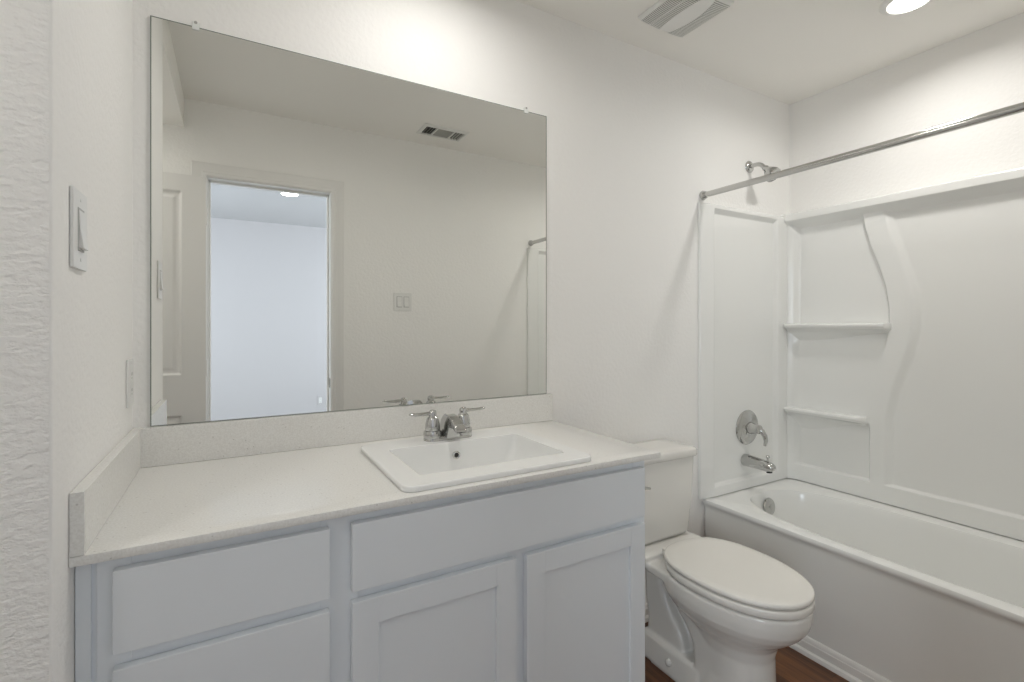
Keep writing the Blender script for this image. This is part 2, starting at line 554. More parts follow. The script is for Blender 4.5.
def back_h(y, z):
    d = min(-y, y - YF)                       # distance from the nearer end wall
    base, band, column, ledge = 0.030, 0.046, 0.050, 0.076
    e1 = sstep((d - (c1(z) - 0.006)) / 0.012)
    e2 = 1 - sstep((d - (c2(z) - 0.02)) / 0.040)
    if 0.80 < z < 1.25:                       # between the shelves the column runs flush with the band
        f1 = sstep((z - 1.12) / 0.13)
        e1 = e1 * f1 + (1 - f1)
    h = base + (band - base) * e1 * e2
    h = max(h, base + (band - base) * (1 - sstep((z - 0.541) / 0.012)))      # sills above the tub
    w = 1 - sstep((d - 0.046) / 0.036)                                       # column by the corner
    h = h + (max(column, h) - h) * w
    drop = 0.042 * (ledge - h) / 0.046 + 1e-4
    if z > LEDGE - drop:                                                     # sloped underside of the top ledge
        h = h + (ledge - h) * min(1.0, (z - (LEDGE - drop)) / drop)
    if z > SZT_B - 0.008:
        q = (z - (SZT_B - 0.008)) / 0.008
        h -= 0.008 * (1 - math.sqrt(max(0.0, 1 - q * q)))
    if d < 0.062:                                                            # rounded into the end panels
        h += 0.014 * min(1.0, ((0.062 - d) / 0.03) ** 2)
    return float(h)


ya = breaks(YF, 0.0, [-0.063, YF + 0.063, -0.42, YF + 0.42, -0.50, YF + 0.50], 0.012, 0.0035, 0.10)
za = breaks(SZ0, SZT_B, [0.548, 1.806, 1.855], 0.014, 0.003, 0.03)
b = MB().grid(ya, za, lambda y, z: (XR - back_h(y, z), y, z), lambda y, z: (XR - 0.001, y, z))
b.build('back_panel', M['acrylic'], t, smooth=60)

EX0, EX1 = 2.119, XR - 0.05


def end_h(x, z):
    base, frame = 0.006, 0.024
    # recessed field between a top rib, a bottom sill and the corner column
    a0, a1, z0, z1 = 2.205, 2.690, 0.505, 1.832
    e = min(sstep((x - a0) / 0.012), 1 - sstep((x - a1) / 0.022), sstep((z - z0) / 0.012), 1 - min(1.0, max(0.0, (z - (z1 - 0.022)) / 0.022)))
    h = frame - (frame - base) * e
    # the outer flange thins towards the edge
    h -= 0.010 * (1 - min(1.0, (x - EX0) / 0.085))
    if x - EX0 < 0.005:
        h -= 0.004 * (1 - math.sqrt(max(0.0, 1 - (1 - (x - EX0) / 0.005) ** 2)))
    if z > SZT_E - 0.010:
        q = (z - (SZT_E - 0.010)) / 0.010
        h -= min(h - 0.003, 0.010) * (1 - math.sqrt(max(0.0, 1 - q * q)))
    return float(h)


xa = breaks(EX0, EX1, [2.125, 2.211, 2.70], 0.02, 0.004, 0.03)
zb = breaks(SZ0, SZT_E, [0.51, 1.815, 1.845], 0.03, 0.0035, 0.02)
MB().grid(xa, zb, lambda x, z: (x, -end_h(x, z), z), lambda x, z: (x, -0.0005, z)).build('end_panel', M['acrylic'], t, smooth=60)
MB().grid(xa, zb, lambda x, z: (x, YF + end_h(x, z), z), lambda x, z: (x, YF + 0.0005, z)).build('end_panel', M['acrylic'], t, smooth=60)


def shelf(yend, ztop, sgn=1):
    dep = 0.100
    th = 0.026
    prof = [(0.0, ztop + 0.004), (0.035, ztop + 0.0005), (dep - 0.012, ztop), (dep - 0.004, ztop - 0.003), (dep, ztop - 0.011), (dep - 0.002, ztop - 0.019), (dep - 0.009, ztop - th), (dep - 0.02, ztop - th - 0.003), (0.055, ztop - th - 0.03), (0.035, ztop - th - 0.065), (0.02, ztop - th - 0.12), (0.0, ztop - th - 0.14)]
    rs = []
    y0 = 0.028
    N = 40
    for i in range(N + 1):
        d = y0 + (yend - y0) * i / N
        rr = 0.03
        k = 1.0
        if d > yend - rr:
            q = (d - (yend - rr)) / rr
            k = 0.55 + 0.45 * math.sqrt(max(0.0, 1 - q * q))
        kk = 1.0 - 0.75 * sstep((d - 0.10) / (yend - 0.12))      # corbel fades towards the free end
        ring = []
        for j, (o_, z) in enumerate(prof):
            zz = z
            oo = o_ * k if o_ > 0.035 else o_
            if j >= 8:
                lim = ztop - th - 0.004
                zz = lim - (lim - z) * max(kk, 0.12)
            yy = -d if sgn > 0 else YF + d
            ring.append((XR - oo, yy, zz))
        rs.append(ring)
    MB().rings(rs).build('shelf', M['acrylic'], t, smooth=35)


shelf(0.492, 1.285)
shelf(0.393, 0.844)
shelf(0.492, 1.285, -1)
shelf(0.393, 0.844, -1)

# ------------------------------------------------------------------ shower and tub fittings
t = thing('shower_rod', (2.152, 0, 1.888), 'straight satin metal shower rod spanning above the bathtub', 'shower rod')
MB().tube([(2.152, -0.006, 1.888), (2.152, -0.8, 1.888), (2.152, YF + 0.006, 1.888)], 0.0135, 24).build('tube', M['nickel'], t)
for y, s in ((-0.0005, -1), (YF + 0.0005, 1)):
    MB().lathe([(0.0, 0), (0.0215, 0), (0.0225, 0.004), (0.020, 0.012), (0.017, 0.018), (0.0142, 0.024), (0.0, 0.024)], (2.152, y, 1.888), (0, s, 0), 24).build('end_flange', M['chrome'], t)

t = thing('showerhead', (2.501, 0, 2.079), 'small chrome shower head on a bent arm above the surround', 'shower head')
MB().lathe([(0.0, 0), (0.030, 0), (0.031, 0.003), (0.027, 0.009), (0.016, 0.014), (0.0, 0.014)], (2.501, -0.0005, 2.079), (0, -1, 0), 32).build('flange', M['chrome'], t)
arm = [(2.501, -0.008, 2.079), (2.501, -0.034, 2.081), (2.501, -0.052, 2.079), (2.501, -0.068, 2.071), (2.501, -0.080, 2.058), (2.501, -0.088, 2.046)]
MB().tube(arm, 0.0105, 16).build('arm', M['chrome'], t)
dv = Vector((0, -0.66, -0.75)).normalized()
MB().lathe([(0.0, 0), (0.013, 0), (0.016, 0.006), (0.016, 0.015), (0.020, 0.022), (0.030, 0.038), (0.0375, 0.053), (0.038, 0.058), (0.038, 0.069), (0.034, 0.072), (0.0, 0.070)], (2.501, -0.086, 2.053), dv, 32).build('spray_head', M['chrome'], t)

t = thing('shower_valve', (2.474, -0.006, 0.7606), 'round chrome shower valve trim with a curved lever, above the tub spout', 'shower valve')
VY = -0.0065
MB().lathe([(0.0, 0), (0.086, 0), (0.087, 0.003), (0.083, 0.008), (0.070, 0.012), (0.045, 0.014), (0.040, 0.018), (0.0, 0.018)], (2.474, VY, 0.7606), (0, -1, 0), 48).build('escutcheon', M['chrome'], t)
h_ = MB().lathe([(0.0, 0), (0.030, 0), (0.029, 0.012), (0.022, 0.030), (0.024, 0.040), (0.022, 0.054), (0.012, 0.062), (0.0, 0.063)], (2.474, VY - 0.017, 0.7606), (0, -1, 0), 32)
lv = [(2.474, VY - 0.062, 0.763), (2.480, VY - 0.078, 0.752), (2.488, VY - 0.088, 0.732), (2.493, VY - 0.090, 0.706), (2.494, VY - 0.084, 0.682)]
h_.tube(lv, [0.014, 0.0135, 0.012, 0.010, 0.007], 14)
h_.build('lever_handle', M['chrome'], t)

t = thing('tub_spout', (2.455, -0.006, 0.60), 'chrome tub spout with a diverter pull, below the shower valve', 'tub spout')
sp_pts, sp_r = [], []
sy = -0.0065
for f, dz, r in ((0.0, 0, .0285), (0.003, 0, .030), (0.02, 0, .030), (0.05, -.001, .0285), (0.09, -0.002, .027), (0.12, -0.004, .026), (0.138, -0.007, .0245), (0.148, -0.011, .021), (0.153, -0.015, .015)):
    sp_pts.append((2.455, sy - f, 0.60 + dz))
    sp_r.append(r)
MB().tube(sp_pts, sp_r, 24).build('spout_body', M['chrome'], t)
MB().lathe([(0.0, 0), (0.0045, 0), (0.0045, 0.018), (0.0085, 0.020), (0.0085, 0.027), (0.006, 0.030), (0.0, 0.030)], (2.455, sy - 0.124, 0.618), (0, 0, 1), 16).build('diverter_pull', M['chrome'], t)
MB().lathe([(0.0, 0), (0.013, 0), (0.013, 0.004), (0.0, 0.004)], (2.455, sy - 0.132, 0.5715), (0, -0.1, -1), 20).build('outlet', M['dark'], t)

# ------------------------------------------------------------------ vanity cabinet
CZ = 0.9119                        # counter top
SL = 0.016
t = thing('vanity_cabinet', (0.62, -0.27, 0), 'pale grey vanity cabinet with shaker doors and slab drawers under the counter', 'vanity cabinet')
VX0, VX1, VY1 = 0.0015, 1.246, -0.533
ZT = CZ - SL
b = MB()
b.box((0.030, -0.515, 0.10), (0.046, -0.004, ZT - 0.001)).box((VX1 - 0.018, -0.515, 0.0), (VX1, -0.004, ZT - 0.001), 0.001, 1)
b.box((0.046, -0.515, 0.10), (VX1 - 0.018, -0.004, 0.118)).box((0.046, -0.014, 0.118), (VX1 - 0.018, -0.004, ZT - 0.02))
b.build('cabinet_box', M['cabinet'], t, smooth=30)
# face frame: stiles and rails
b = MB()
yb0, yb1 = VY1, -0.5145
for x0, x1 in ((0.029, 0.075), (0.372, 0.445), (0.795, 0.852), (VX1 - 0.045, VX1)):
    b.box((x0, yb0, 0.10), (x1, yb1, ZT - 0.001), 0.0008, 1)
for x0, x1, z0, z1 in ((0.075, 0.372, 0.855, ZT - 0.001), (0.075, 0.372, 0.705, 0.745), (0.075, 0.372, 0.39, 0.43), (0.075, 0.372, 0.10, 0.135), (0.445, VX1 - 0.045, 0.855, ZT - 0.001), (0.445, VX1 - 0.045, 0.695, 0.75), (0.445, VX1 - 0.045, 0.10, 0.135)):
    b.box((x0, yb0 + 0.0004, z0), (x1, yb1, z1), 0.0005, 1)
b.build('face_frame', M['cabinet'], t, smooth=30)
MB().box((VX0, yb0 + 0.003, 0.0), (0.0215, yb1, ZT - 0.001), 0.001, 1).box((0.0215, yb0 + 0.008, 0.0), (0.029, yb1, ZT - 0.001)).build('filler_strip', M['cabinet'], t, smooth=30)
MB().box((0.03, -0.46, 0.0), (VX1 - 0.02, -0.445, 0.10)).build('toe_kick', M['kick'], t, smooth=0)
FY0, FY1 = -0.5525, VY1 - 0.0003
for z0, z1 in ((0.7375, 0.8745), (0.424, 0.713), (0.113, 0.400)):
    MB().box((0.052, FY0, z0), (0.387, FY1, z1), 0.0022, 2).build('drawer_front', M['cabinet'], t)
MB().box((0.4295, FY0, 0.7375), (1.2290, FY1, 0.8745), 0.0022, 2).build('false_drawer_front', M['cabinet'], t)


def shaker(x0, x1, z0, z1):
    d = 0.053
    b_ = MB()
    b_.box((x0, FY0, z0), (x0 + d, FY1, z1), 0.0018, 2).box((x1 - d, FY0, z0), (x1, FY1, z1), 0.0018, 2)
    b_.box((x0 + d - 0.0006, FY0 + 0.0003, z1 - d), (x1 - d + 0.0006, FY1, z1), 0.0016, 2).box((x0 + d - 0.0006, FY0 + 0.0003, z0), (x1 - d + 0.0006, FY1, z0 + d), 0.0016, 2)
    b_.box((x0 + d - 0.002, FY0 + 0.0085, z0 + d - 0.002), (x1 - d + 0.002, FY1 - 0.002, z1 - d + 0.002))
    b_.build('door', M['cabinet'], t, smooth=35)


shaker(0.4295, 0.8095, 0.113, 0.7165)
shaker(0.8395, 1.2290, 0.113, 0.7165)

# ------------------------------------------------------------------ countertop with splashes
KX1, KY1 = 1.282, -0.5596
SX0, SX1, SY0, SY1 = 0.540, 1.062, -0.103, -0.540      # sink outer
t = thing('countertop', (0.64, -0.28, CZ), 'off-white speckled quartz countertop with backsplash and side splash, under the mirror', 'countertop')
hx0, hx1, hy0, hy1 = 0.575, 1.03, -0.16, -0.515
bm = bmesh.new()
xs_, ys_ = [0.0008, hx0, hx1, KX1], [-0.0008, hy0, hy1, KY1]
vv = {}
for k, z in enumerate((CZ, CZ - SL)):
    for i, x in enumerate(xs_):
        for j, y in enumerate(ys_):
            vv[i, j, k] = bm.verts.new((x, y, z))
for k in (0, 1):
    for i in range(3):
        for j in range(3):
            if (i, j) != (1, 1):
                bm.faces.new([vv[i, j, k], vv[i + 1, j, k], vv[i + 1, j + 1, k], vv[i, j + 1, k]])
for (a, c) in [((i, 0), (i + 1, 0)) for i in range(3)] + [((i, 3), (i + 1, 3)) for i in range(3)] + [((0, j), (0, j + 1)) for j in range(3)] + [((3, j), (3, j + 1)) for j in range(3)] + [((1, 1), (2, 1)), ((2, 1), (2, 2)), ((2, 2), (1, 2)), ((1, 2), (1, 1))]:
    bm.faces.new([vv[(*a, 0)], vv[(*c, 0)], vv[(*c, 1)], vv[(*a, 1)]])
bmesh.ops.recalc_face_normals(bm, faces=bm.faces[:])
ed = [e for e in bm.edges if all(abs(v.co.y - KY1) < 1e-6 for v in e.verts) and abs(e.verts[0].co.z - e.verts[1].co.z) < 1e-6]
ed += [e for e in bm.edges if all(abs(v.co.x - KX1) < 1e-6 for v in e.verts) and abs(e.verts[0].co.z - e.verts[1].co.z) < 1e-6]
bmesh.ops.bevel(bm, geom=ed, offset=0.0016, segments=2, profile=0.5, affect='EDGES')
bm.verts.index_update()
b = MB().add([p.co[:] for p in bm.verts], [[p.index for p in f.verts] for f in bm.faces])
bm.free()
b.build('slab', M['quartz'], t, smooth=30)
HS = 0.1005
MB().box((0.0008, -0.0195, CZ + 0.0003), (KX1, -0.0008, CZ + HS), 0.0012, 2).build('backsplash', M['quartz'], t, smooth=30)
MB().box((0.0008, KY1, CZ + 0.0003), (0.0195, -0.0198, CZ + HS), 0.0012, 2).build('side_splash', M['quartz'], t, smooth=30)

# ------------------------------------------------------------------ sink
t = thing('sink', (0.803, -0.325, CZ), 'white rectangular drop-in sink with a raised rim, set in the countertop', 'sink')
ocx, ocy, ohx, ohy = (SX0 + SX1) / 2, (SY0 + SY1) / 2, (SX1 - SX0) / 2, (SY0 - SY1) / 2
icx, icy, ihx, ihy = 0.807, -0.335, 0.205, 0.134
RZ = CZ + 0.014
R = [rrect(ocx, ocy, ohx - 0.002, ohy - 0.002, 0.028, CZ + 0.0003), rrect(ocx, ocy, ohx, ohy, 0.030, CZ + 0.003), rrect(ocx, ocy, ohx, ohy, 0.030, RZ - 0.004), rrect(ocx, ocy, ohx - 0.0012, ohy - 0.0012, 0.0292, RZ - 0.0012), rrect(ocx, ocy, ohx - 0.004, ohy - 0.004, 0.028, RZ),
     rrect(icx, icy, ihx + 0.003, ihy + 0.003, 0.015, RZ), rrect(icx, icy, ihx + 0.001, ihy + 0.001, 0.014, RZ - 0.001), rrect(icx, icy, ihx, ihy, 0.013, RZ - 0.004)]
for k in range(1, 13):
    q = k / 12.0
    z = RZ - 0.004 - 0.128 * q
    sx_ = 0.012 * q + 0.115 * (1 - math.sqrt(max(0, 1 - q ** 2.6)))
    sy_ = 0.010 * q + 0.060 * (1 - math.sqrt(max(0, 1 - q ** 4)))
    R.append(rrect(icx, icy - 0.004 * q, ihx - sx_, ihy - sy_, 0.013 + 0.04 * q, z))
R.append(rrect(icx, icy, 0.03, 0.03, 0.0299, RZ - 0.139))
MB().rings(R, cap0=False).build('sink_bowl', M['ceramic'], t, smooth=45, wn=True)
MB().lathe([(0.0, 0), (0.024, 0), (0.024, 0.002), (0.016, 0.004), (0.0, 0.005)], (icx, icy, RZ - 0.1385), n=32).build('drain', M['chrome'], t)
oy = icy + ihy - 0.0062
b = MB().lathe([(0.0072, 0.0), (0.0118, 0.0), (0.0118, 0.0022), (0.0098, 0.0032), (0.0072, 0.0022)], (0.803, oy, RZ - 0.040), (0, -1, 0.08), 32, False, False)
ov = b.build('overflow_ring', M['nickel'], t)
MB().lathe([(0.0, 0.0), (0.0074, 0.0), (0.0074, 0.0008), (0.0, 0.0008)], (0.803, oy, RZ - 0.040), (0, -1, 0.08), 24).build('overflow_hole', M['dark'], ov)

# ------------------------------------------------------------------ faucet
FX, FYc = 0.800, -0.150
t = thing('faucet', (FX, FYc, RZ), 'chrome two-handle faucet standing on the back rim of the sink', 'faucet')
MB().rings([rrect(FX, FYc, 0.078, 0.026, 0.0255, RZ - 0.0005), rrect(FX, FYc, 0.078, 0.026, 0.0255, RZ + 0.006), rrect(FX, FYc, 0.0755, 0.0235, 0.023, RZ + 0.010), rrect(FX, FYc, 0.070, 0.019, 0.0185, RZ + 0.012)]).build('base_plate', M['chrome'], t, smooth=35)
for s in (-1, 1):
    hx = FX + s * 0.0508
    hd = MB().lathe([(0.0, 0.0), (0.027, 0.0), (0.028, 0.004), (0.0275, 0.016), (0.0255, 0.0205), (0.0215, 0.0215), (0.0225, 0.026), (0.0215, 0.042), (0.0175, 0.057), (0.016, 0.061), (0.0125, 0.064), (0.0115, 0.068), (0.0125, 0.073), (0.0115, 0.079), (0.007, 0.083), (0.0, 0.084)], (hx, FYc, RZ + 0.008), n=32).build('handle', M['chrome'], t, smooth=50)
    pts = [(hx + s * o_, FYc + dy, RZ + z) for o_, dy, z in ((0.004, 0, 0.080), (0.018, 0.000, 0.0815), (0.035, -0.001, 0.0805), (0.055, -0.002, 0.081), (0.070, -0.003, 0.083), (0.074, -0.003, 0.0835))]
    MB().tube(pts, [0.0085, 0.0072, 0.0066, 0.0066, 0.0056, 0.003], 14, squash=(1, 1.25, 0.75)).build('lever', M['chrome'], hd)
# spout: wide pedestal that arches forward and drops to a blunt nose
prof = [(-0.024, 0.008), (-0.0225, 0.040), (-0.016, 0.060), (-0.004, 0.072), (0.015, 0.077), (0.040, 0.075), (0.065, 0.068), (0.088, 0.056), (0.103, 0.043), (0.104, 0.036), (0.097, 0.034), (0.080, 0.041), (0.064, 0.044), (0.054, 0.041), (0.050, 0.030), (0.046, 0.008)]
b = MB().prism(prof, ((FX - 0.021, FYc, RZ), (0, -1, 0), (0, 0, 1), (1, 0, 0)), 0.042, 0.0055, 3)
nv = []
for x, y, z in b.v:
    f, hgt = FYc - y, z - RZ
    k = 1.10 - 0.28 * min(1.0, max(0.0, (hgt - 0.01) / 0.06)) - 0.10 * min(1.0, max(0.0, f / 0.10))
    nv.append((FX + (x - FX) * k, y, z))
b.v = nv
b.build('spout', M['chrome'], t, smooth=50)
MB().lathe([(0.0, 0), (0.0085, 0), (0.0085, 0.006), (0.0, 0.006)], (FX, FYc - 0.088, RZ + 0.0400), (0, 0.2, -1), 20).build('aerator', M['dark'], t)
MB().lathe([(0.0, 0), (0.0028, 0), (0.0028, 0.05), (0.006, 0.053), (0.006, 0.060), (0.0, 0.062)], (FX, FYc + 0.020, RZ + 0.010), n=14).build('lift_rod', M['chrome'], t)

# ------------------------------------------------------------------ mirror
t = thing('wall_mirror', (0.65, 0, 1.0135), 'large frameless rectangular mirror on the wall above the backsplash', 'mirror')
MX0, MX1, MZ0, MZ1 = 0.0374, 1.2616, CZ + HS + 0.001, 2.072
MB().box((MX0, -0.0060, MZ0), (MX1, -0.0005, MZ1)).build('glass_edge', M['mirror_edge'], t, smooth=0)
MB().add([(MX0 + .0025, -0.0062, MZ0 + .0015), (MX1 - .0025, -0.0062, MZ0 + .0015), (MX1 - .0025, -0.0062, MZ1 - .0025), (MX0 + .0025, -0.0062, MZ1 - .0025), (MX0 + .0025, -0.0058, MZ0 + .0015), (MX1 - .0025, -0.0058, MZ0 + .0015), (MX1 - .0025, -0.0058, MZ1 - .0025), (MX0 + .0025, -0.0058, MZ1 - .0025)],
         [(0, 1, 2, 3), (0, 1, 5, 4), (1, 2, 6, 5), (2, 3, 7, 6), (3, 0, 4, 7)]).build('reflective_face', M['mirror'], t, smooth=0)
for x in (0.136, 1.170):
    b = MB().box((x - 0.0085, -0.0105, MZ1 - 0.009), (x + 0.0085, -0.0063, MZ1 + 0.003), 0.0015, 2).box((x - 0.0085, -0.009, MZ1 + 0.001), (x + 0.0085, -0.0006, MZ1 + 0.013), 0.002, 2)
    c = b.build('clip', M['clear'], t)
    MB().lathe([(0.0, 0), (0.004, 0), (0.0035, 0.0015), (0.0, 0.002)], (x, -0.009, MZ1 + 0.010), (0, -1, 0), 12).build('screw', M['grey'], c)

# ------------------------------------------------------------------ toilet
TXc = 1.705
t = thing('toilet', (TXc, -0.4, 0), 'white two-piece toilet with closed lid between the vanity and the bathtub', 'toilet')


def egg(z, fb, ff, hw, wide=0.46, n=64, sq_back=2.6, sq_front=2.1, xc=TXc):
    """closed outline, back at fb, front tip at ff, widest at fraction `wide`"""
    fm = fb + (ff - fb) * wide
    pts = []
    for j in range(n):
        a = 2 * pi * j / n
        c, s = cos(a), sin(a)
        if s >= 0:
            p, L = sq_front, ff - fm
        else:
            p, L = sq_back, fm - fb
        r = (abs(c) ** p + abs(s) ** p) ** (-1.0 / p)
        pts.append((xc + hw * r * c, -(fm + L * r * s), z))
    return pts


bowl = MB()
bowl.rings([egg(0.0, 0.385, 0.640, 0.118, 0.5), egg(0.012, 0.385, 0.640, 0.118, 0.5), egg(0.04, 0.39, 0.630, 0.108, 0.5), egg(0.12, 0.395, 0.622, 0.098, 0.5), egg(0.20, 0.385, 0.620, 0.098, 0.5), egg(0.240, 0.36, 0.630, 0.108, 0.5), egg(0.268, 0.32, 0.650, 0.128, 0.48), egg(0.292, 0.285, 0.682, 0.150, 0.46), egg(0.317, 0.265, 0.708, 0.166, 0.46), egg(0.340, 0.248, 0.724, 0.175, 0.46), egg(0.365, 0.24, 0.731, 0.179, 0.46), egg(0.393, 0.24, 0.733, 0.180, 0.46), egg(0.4015, 0.244, 0.730, 0.177, 0.46)])
# tank deck
def deck(z, f1, d=0.0):
    return [(TXc + a, -f, z) for a, f in ((-0.120 - d, 0.045 - d), (0.120 + d, 0.045 - d), (0.150 + d, 0.12), (0.162 + d, f1 - 0.02), (0.164 + d, f1), (-0.164 - d, f1), (-0.162 - d, f1 - 0.02), (-0.150 - d, 0.12))]
bowl.rings([deck(0.360, 0.36, -0.012), deck(0.370, 0.36, 0), deck(0.398, 0.36, 0)])
bowl.rings([deck(0.380, 0.245), deck(0.416, 0.245), deck(0.424, 0.225, -0.008)])
# trapway column, a deep groove, then the bulb of the bowl
YZ = ((0, -1, 0), (0, 0, 1), (1, 0, 0))
bowl.prism([(.150, .375), (.215, .375), (.232, .325), (.247, .270), (.277, .212), (.318, .168), (.340, .130), (.345, .06), (.160, .06), (.165, .15), (.152, .22), (.148, .30)], ((TXc - .080, 0, 0), *YZ), .160, 0.016, 3)
bowl.prism([(.280, .34), (.294, .285), (.324, .245), (.368, .205), (.392, .160), (.396, .03), (.50, .03), (.50, .34)], ((TXc - .096, 0, 0), *YZ), .192, 0.018, 3)
bowl.box((TXc - .036, -.45, .02), (TXc + .036, -.19, .37))
# foot
bowl.rings([[(TXc + a, -f, z) for a, f in ((-w, 0.155), (w, 0.155), (w + 0.006, 0.30), (w + .004, 0.42), (-w - .004, 0.42), (-w - 0.006, 0.30))] for w, z in ((0.108, 0.0), (0.108, 0.015), (0.094, 0.082), (0.084, 0.092))])
ob = bowl.build('bowl', M['toilet'], t, smooth=0)
md = ob.modifiers.new('remesh', 'REMESH')
md.mode = 'VOXEL'
md.voxel_size = 0.0048
md.use_smooth_shade = True
ms = ob.modifiers.new('smooth', 'SMOOTH')
ms.factor = 0.5
ms.iterations = 4
for sx in (-1, 1):
    MB().lathe([(0.0, -0.006), (0.013, -0.006), (0.013, 0.004), (0.011, 0.010), (0.006, 0.014), (0.0, 0.015)], (TXc + sx * 0.104, -0.30, 0.047), (sx, 0, 0.2), 20).build('bolt_cap', M['toilet'], t)
# tank
def tank(z, hw, f0, f1, bulge=0.012):
    pts = []
    base = rrect(TXc, -(f0 + f1) / 2, hw, (f1 - f0) / 2, 0.03, z, 8)
    for x, y, z_ in base:
        k = (x - TXc) / hw
        if y < -(f0 + f1) / 2:
            y -= bulge * (1 - k * k)
        pts.append((x, y, z_))
    return pts
MB().rings([tank(0.4245, 0.120, 0.045, 0.165), tank(0.430, 0.138, 0.034, 0.178), tank(0.445, 0.148, 0.028, 0.186), tank(0.56, 0.158, 0.022, 0.192), tank(0.738, 0.168, 0.018, 0.196), tank(0.742, 0.166, 0.02, 0.194)]).build('tank', M['toilet'], t, smooth=50)
MB().rings([tank(0.7435, 0.168, 0.018, 0.198), tank(0.7455, 0.174, 0.012, 0.205), tank(0.749, 0.176, 0.010, 0.207), tank(0.768, 0.176, 0.010, 0.207), tank(0.7745, 0.172, 0.014, 0.203), tank(0.777, 0.163, 0.022, 0.194), tank(0.7785, 0.10, 0.05, 0.14)]).build('tank_lid', M['toilet'], t, smooth=60)
lx = TXc - 0.163
fl = MB().lathe([(0.0, 0), (0.014, 0), (0.014, 0.005), (0.009, 0.009), (0.009, 0.016), (0.0, 0.017)], (lx, -0.1935, 0.664), (0, -1, 0), 20)
fl.tube([(lx, -0.206, 0.664), (lx + 0.012, -0.213, 0.664), (lx + 0.030, -0.218, 0.662), (lx + 0.046, -0.220, 0.659)], [0.0065, 0.006, 0.0055, 0.004], 12)
fl.build('flush_lever', M['chrome'], t)
# seat and lid
def slab(z0, z1, fb, ff, hw, dome=0.0, rad=0.005):
    rgs = [egg(z0, fb + .002, ff - .002, hw - .002), egg(z0 + .002, fb, ff, hw), egg(z1 - rad, fb, ff, hw), egg(z1 - rad * .3, fb + rad * .3, ff - rad * .3, hw - rad * .3), egg(z1, fb + rad, ff - rad, hw - rad)]
    for q in (0.85, 0.6, 0.3):
        fm = fb + (ff - fb) * .46
        rgs.append(egg(z1 + dome * (1 - q * q), fm - (fm - fb - rad) * q, fm + (ff - rad - fm) * q, (hw - rad) * q))
    return MB().rings(rgs)
slab(0.4075, 0.4315, 0.264, 0.736, 0.1805, 0.0).build('seat', M['toilet_seat'], t, smooth=50)
slab(0.4375, 0.4530, 0.256, 0.736, 0.1800, 0.003, 0.006).build('seat_lid', M['toilet_seat'], t, smooth=50)
for sx in (-1, 1):
    MB().lathe([(0.0, 0), (0.012, 0), (0.012, 0.008), (0.010, 0.014), (0.010, 0.019), (0.0, 0.019)], (TXc + sx * 0.075, -0.254, 0.4180), n=16).build('seat_hinge', M['toilet_seat'], t)

# ------------------------------------------------------------------ switches and outlets
def frame_wall(normal, up=(0, 0, 1)):
    n = Vector(normal)
    u = Vector(up).cross(n)
    return u, Vector(up), n


def plate_bm(c, n, w, h, th=0.0055):
    u, v, nn = frame_wall(n)
    pts = [(-w / 2, -h / 2), (w / 2, -h / 2), (w / 2, h / 2), (-w / 2, h / 2)]
    return MB().prism(pts, (Vector(c) - 0 * nn, u, v, nn), th, 0.002, 2)


def wall_box(c, n, du, dv, w, h, d0, d1, bev=0.001):
    u, v, nn = frame_wall(n)
    o = Vector(c) + u * du + v * dv + nn * d0
    return MB().prism([(-w / 2, -h / 2), (w / 2, -h / 2), (w / 2, h / 2), (-w / 2, h / 2)], (o, u, v, nn), d1 - d0, bev, 1)


def switch(name, c, n, gangs, label, w, h):
    tt = thing(name, c, label, 'light switch')
    plate_bm(Vector(c) + Vector(n) * 0.0004, n, w, h).build('cover_plate', M['plastic'], tt)
    u, v, nn = frame_wall(n)
    for g in range(gangs):
        du = (g - (gangs - 1) / 2) * 0.046
        wall_box(c, n, du, 0, 0.0365, 0.070, 0.0050, 0.0068, 0.0006).build('rocker_frame', M['rocker_gap'], tt)
        o = Vector(c) + u * du + nn * 0.0066
        # tilted paddle: low at the top, standing out at the bottom
        pr_ = [(-0.031, 0.0), (0.031, 0.0), (0.031, 0.0010), (0.0, 0.0022), (-0.031, 0.0066)]
        MB().prism(pr_, (o - u * 0.0152, v, nn, u), 0.0304, 0.0006, 1).build('rocker', M['plastic'], tt)
        for s in (-1, 1):
            MB().lathe([(0.0, 0), (0.0032, 0), (0.0028, 0.0008), (0.0, 0.001)], Vector(c) + u * du + v * (s * 0.0485) + nn * 0.0058, nn, 12).build('screw', M['plastic'], tt)
    return tt


